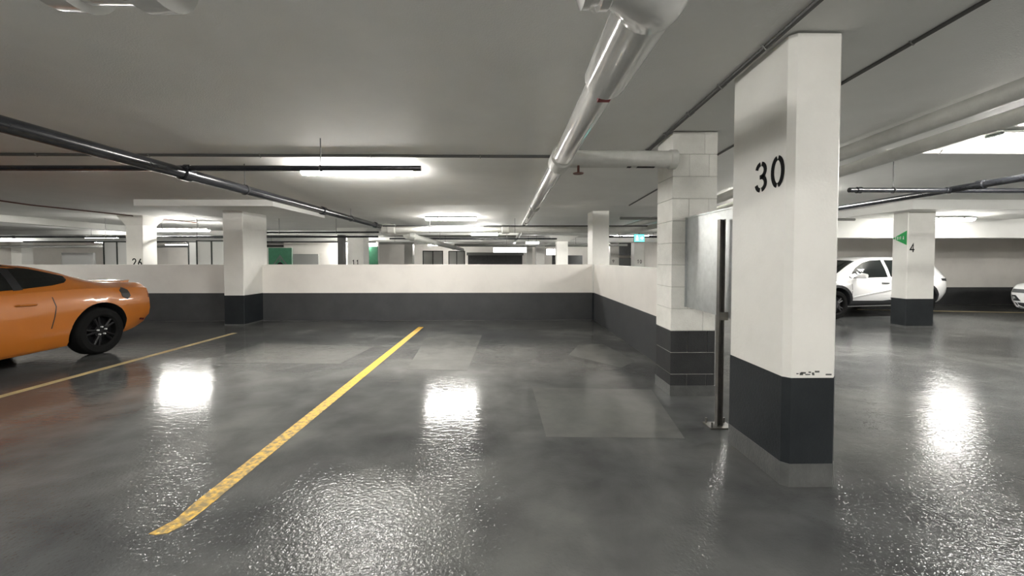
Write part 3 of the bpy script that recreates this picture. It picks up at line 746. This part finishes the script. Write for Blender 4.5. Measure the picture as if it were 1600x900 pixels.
# --- orange fastback coupe
oc = empty('orange_coupe', (-7.13, 7.12, 0), -PI / 2); tag(oc, 'orange fastback coupe parked at the left with black wheels', 'car')
cs = [ # x, zb, hw_sill, hw_mid, z_mid, hw_belt, z_belt, hw_roof, z_roof
 (0.00, .40, .70, .78, .60, .74, .82, .60, .86), (0.03, .36, .77, .86, .60, .80, .91, .66, .99), (0.08, .33, .80, .885, .61, .83, .955, .69, 1.06), (0.14, .31, .81, .895, .61, .835, .965, .69, 1.06), (0.30, .26, .84, .93, .63, .855, .975, .69, 1.07),
 (0.55, .22, .87, .95, .65, .87, .985, .66, 1.08), (0.80, .20, .88, .958, .66, .885, 1.0, .645, 1.12), (1.05, .19, .885, .958, .66, .885, 1.01, .62, 1.205), (1.35, .18, .885, .95, .65, .875, 1.015, .60, 1.31),
 (1.65, .175, .88, .94, .64, .865, 1.01, .59, 1.375), (2.1, .17, .88, .935, .63, .86, 1.0, .575, 1.415), (2.6, .17, .88, .935, .62, .86, .985, .57, 1.40), (3.0, .17, .88, .94, .62, .865, .975, .58, 1.33),
 (3.35, .17, .885, .95, .62, .87, .965, .62, 1.17), (3.7, .18, .89, .955, .62, .87, .955, .66, 1.02), (4.1, .19, .87, .945, .61, .85, .90, .64, .965), (4.45, .21, .80, .88, .58, .79, .82, .58, .88), (4.68, .24, .66, .74, .54, .66, .72, .46, .77), (4.78, .32, .44, .5, .5, .42, .62, .3, .66)]
car = Car(cs)
car.body('orange', oc, [(.96, .36), (3.74, .36)], .43, 'plastic')
for wx in (.96, 3.74):
    for y in (-.835, .835): wheel(oc, wx, y, .355, .24, 'rim', lugs=True)
QW = [(1.235, 1.205), (1.25, 1.155), (1.32, 1.115), (1.5, 1.085), (1.86, 1.06), (1.86, 1.37), (1.6, 1.32), (1.4, 1.258)]
DW = [(1.93, 1.055), (3.05, 1.025), (3.12, 1.05), (2.85, 1.23), (2.55, 1.33), (2.25, 1.362), (1.93, 1.365)]
for sd in (-1, 1):
    car.decal(QW, 'glass', oc, 'quarter_window', sd); car.decal(DW, 'glass', oc, 'door_window', sd)
    hexa = [(.55 + .085 * math.cos(a) + .015 * math.sin(a), .90 + .10 * math.sin(a)) for a in [PI / 6 + k * PI / 3 for k in range(6)]]
    if sd == 1:
        car.decal(hexa, 'plastic', oc, 'fuel_flap', sd, off=.008, step=.03)
    car.decal([(.13, .40), (.27, .425), (.27, .455), (.13, .43)], 'lens_red', oc, 'side_marker', sd)
    car.decal([(1.62, .50), (1.632, .50), (1.585, .72), (1.57, .80), (1.59, .93), (1.578, .93), (1.558, .80), (1.573, .72)], 'plastic', oc, 'door_seam', sd, off=.002, step=.05)
    car.decal([(1.845, 1.05), (1.945, 1.045), (1.945, 1.375), (1.845, 1.375)], 'plastic', oc, 'door_pillar', sd, off=.008)
    link('door_handle', T([(1.78, sd * (car.width(1.78, .85) + .004), .85), (1.80, sd * (car.width(1.8, .85) + .022), .852), (1.98, sd * (car.width(1.98, .86) + .022), .86), (2.0, sd * (car.width(2.0, .86) + .004), .86)], [.010, .014, .014, .010], 8), 'orange', oc, True)
    car.decal([(1.45, .19), (3.35, .185), (3.35, .215), (1.45, .225)], 'plastic', oc, 'sill_trim', sd, off=.004)
    m = bmesh.new(); tube(m, [(2.95, sd * .86, 1.04), (2.97, sd * .96, 1.07), (2.96, sd * 1.07, 1.07)], [.03, .06, .05], 12); link('door_mirror', m, 'orange', oc, True)
    car.decal([(.02, .80), (.09, .79), (.09, .90), (.03, .86)], 'lens_red', oc, 'tail_lamp', sd)
car.sheet([(.82, -.52), (1.55, -.5), (1.55, .5), (.82, .52)], 'glass', oc, 'rear_window')
car.sheet([(2.95, -.5), (3.62, -.58), (3.62, .58), (2.95, .5)], 'glass', oc, 'windshield')
lip = bmesh.new()
for k in range(-5, 5):
    y0, y1 = k * .12, (k + 1) * .12
    a = lambda y: (.10 + .04 * (y / .6) ** 2, .30)
    z = lambda x, y: car.top(x, y)
    vs = [lip.verts.new((x, y, zz)) for y in (y0, y1) for x, zz in ((a(y)[0], 1.095), (a(y)[1], z(.3, y) + .015), (a(y)[1], z(.3, y) - .02), (a(y)[0] + .03, 1.02))]
    lip.faces.new(vs[0:4]); lip.faces.new(vs[4:8])
    for i in range(4): lip.faces.new((vs[i], vs[(i + 1) % 4], vs[4 + (i + 1) % 4], vs[4 + i]))
link('spoiler', lip, 'orange', oc)

# --- white crossover
ss = [(0.00, .50, .62, .70, .72, .66, .95, .46, 1.00), (0.05, .42, .74, .82, .72, .78, .98, .58, 1.14), (0.16, .36, .80, .88, .72, .84, 1.0, .63, 1.27), (0.40, .30, .84, .91, .72, .87, 1.0, .65, 1.42), (0.85, .27, .86, .92, .71, .88, .995, .655, 1.485),
 (1.5, .25, .86, .92, .70, .88, .985, .65, 1.515), (2.1, .25, .86, .92, .70, .88, .97, .645, 1.51), (2.6, .25, .86, .92, .69, .88, .96, .645, 1.45), (3.0, .25, .865, .925, .69, .88, .95, .66, 1.29), (3.35, .25, .87, .93, .68, .88, .94, .70, 1.09), (3.6, .26, .87, .93, .68, .87, .925, .72, 1.00),
 (4.0, .27, .85, .91, .66, .84, .88, .68, .935), (4.25, .26, .80, .87, .62, .80, .84, .64, .88), (4.40, .26, .74, .81, .58, .74, .78, .58, .82), (4.48, .30, .62, .70, .56, .63, .70, .48, .74)]
suv = Car(ss)
def crossover(loc, rz, label, grp=None):
    r = empty('white_crossover', loc, rz); tag(r, label, 'car')
    suv.body('carwhite', r, [(0.86, .36), (3.60, .36)], .40, 'plastic')
    for wx in (.86, 3.60):
        for y in (-.80, .80): wheel(r, wx, y, .345, .22, 'rimgrey')
    for sd in (-1, 1):
        suv.decal([(2.02, 1.005), (3.12, .985), (3.16, 1.01), (2.85, 1.235), (2.6, 1.36), (2.35, 1.42), (2.02, 1.435)], 'glass', r, 'front_window', sd)
        suv.decal([(.55, 1.16), (.80, 1.03), (1.92, 1.01), (1.92, 1.435), (1.3, 1.43), (.85, 1.37)], 'glass', r, 'rear_window', sd)
        suv.decal([(1.26, .30), (3.2, .30), (3.2, .44), (2.2, .42), (1.26, .50)], 'plastic', r, 'sill_cladding', sd, off=.01)
        for wx in (.86, 3.60): suv.decal(arcpoly(wx, .36, .401, .47, -8, 188), 'plastic', r, 'arch_cladding', sd, off=.012)
        suv.decal([(2.05, .84), (2.27, .85), (2.27, .875), (2.05, .87)], 'plastic', r, 'door_handle', sd, off=.02, depth=.02)
        suv.decal([(1.05, .87), (1.27, .88), (1.27, .905), (1.05, .90)], 'plastic', r, 'door_handle', sd, off=.02, depth=.02)
        for x in (1.96, 3.17): suv.decal([(x, .46), (x + .012, .46), (x + .012, .97), (x, .97)], 'plastic', r, 'door_seam', sd, off=.001)
        suv.decal([(1.2, .80), (3.1, .52), (3.1, .535), (1.2, .83)], 'carwhite', r, 'door_crease', sd, off=.012)
        m = bmesh.new(); tube(m, [(2.98, sd * .84, 1.0), (3.0, sd * .93, 1.02), (2.99, sd * 1.0, 1.05), (2.98, sd * 1.1, 1.045)], [.03, .045, .075, .05], 14); link('door_mirror', m, 'carwhite', r, True)
        suv.decal([(.06, .88), (.32, .90), (.34, .955), (.07, .96)], 'plastic', r, 'tail_lamp', sd)
    suv.sheet([(2.72, -.58), (3.42, -.66), (3.42, .66), (2.72, .58)], 'glass', r, 'windshield')
    suv.sheet([(.10, -.52), (.42, -.54), (.42, .54), (.10, .52)], 'glass', r, 'tailgate_window')
    # nose: grille and lower intake follow the front cap
    def nose(z0, z1, lo_, hi_, m, name):
        """panel on the nose between heights z0 and z1; lo_ / hi_ give its (y0, y1) at the bottom and the top"""
        bm = bmesh.new(); n = 12; A = []; Bk = []
        for i in range(n + 1):
            ca, cb = [], []
            for z, (ya, yb) in ((z0, lo_), ((z0 + z1) / 2, ((lo_[0] + hi_[0]) / 2, (lo_[1] + hi_[1]) / 2)), (z1, hi_)):
                y = ya + (yb - ya) * i / n; x = 4.48
                while x > 3.7 and suv.width(x, z) < abs(y): x -= .004
                ca.append(bm.verts.new((x + .012, y * 1.004, z))); cb.append(bm.verts.new((x - .03, y * .98, z)))
            A.append(ca); Bk.append(cb)
        for k in range(2):
            for a, b in zip(A, A[1:]): bm.faces.new((a[k], b[k], b[k + 1], a[k + 1]))
            for a, b in zip(Bk, Bk[1:]): bm.faces.new((a[k], a[k + 1], b[k + 1], b[k]))
            for e in (0, n): bm.faces.new((A[e][k], A[e][k + 1], Bk[e][k + 1], Bk[e][k]))
        for a, b, c, d in zip(A, A[1:], Bk, Bk[1:]):
            bm.faces.new((a[2], b[2], d[2], c[2])); bm.faces.new((a[0], c[0], d[0], b[0]))
        link(name, bm, m, r)
    nose(.29, .41, (-.60, .60), (-.68, .68), 'plastic', 'lower_intake')
    nose(.69, .72, (-.36, .36), (-.36, .36), 'lens', 'grille_bar')
    for sd in (-1, 1):
        nose(.645, .735, tuple(sd * v for v in (.42, .76)), tuple(sd * v for v in (.38, .74)), 'lens', 'head_lamp')
        nose(.45, .585, tuple(sd * v for v in (.56, .70)), tuple(sd * v for v in (.66, .76)), 'plastic', 'fog_lamp_bezel')
        nose(.485, .545, tuple(sd * v for v in (.63, .685)), tuple(sd * v for v in (.66, .72)), 'lens_clear', 'fog_lamp')
    return r
crossover((11.42, 10.98, 0), math.radians(190), 'white crossover parked sideways, partly hidden behind column 4')
crossover((16.85, 8.75, 0), PI, 'white crossover whose nose shows at the right edge of the picture')
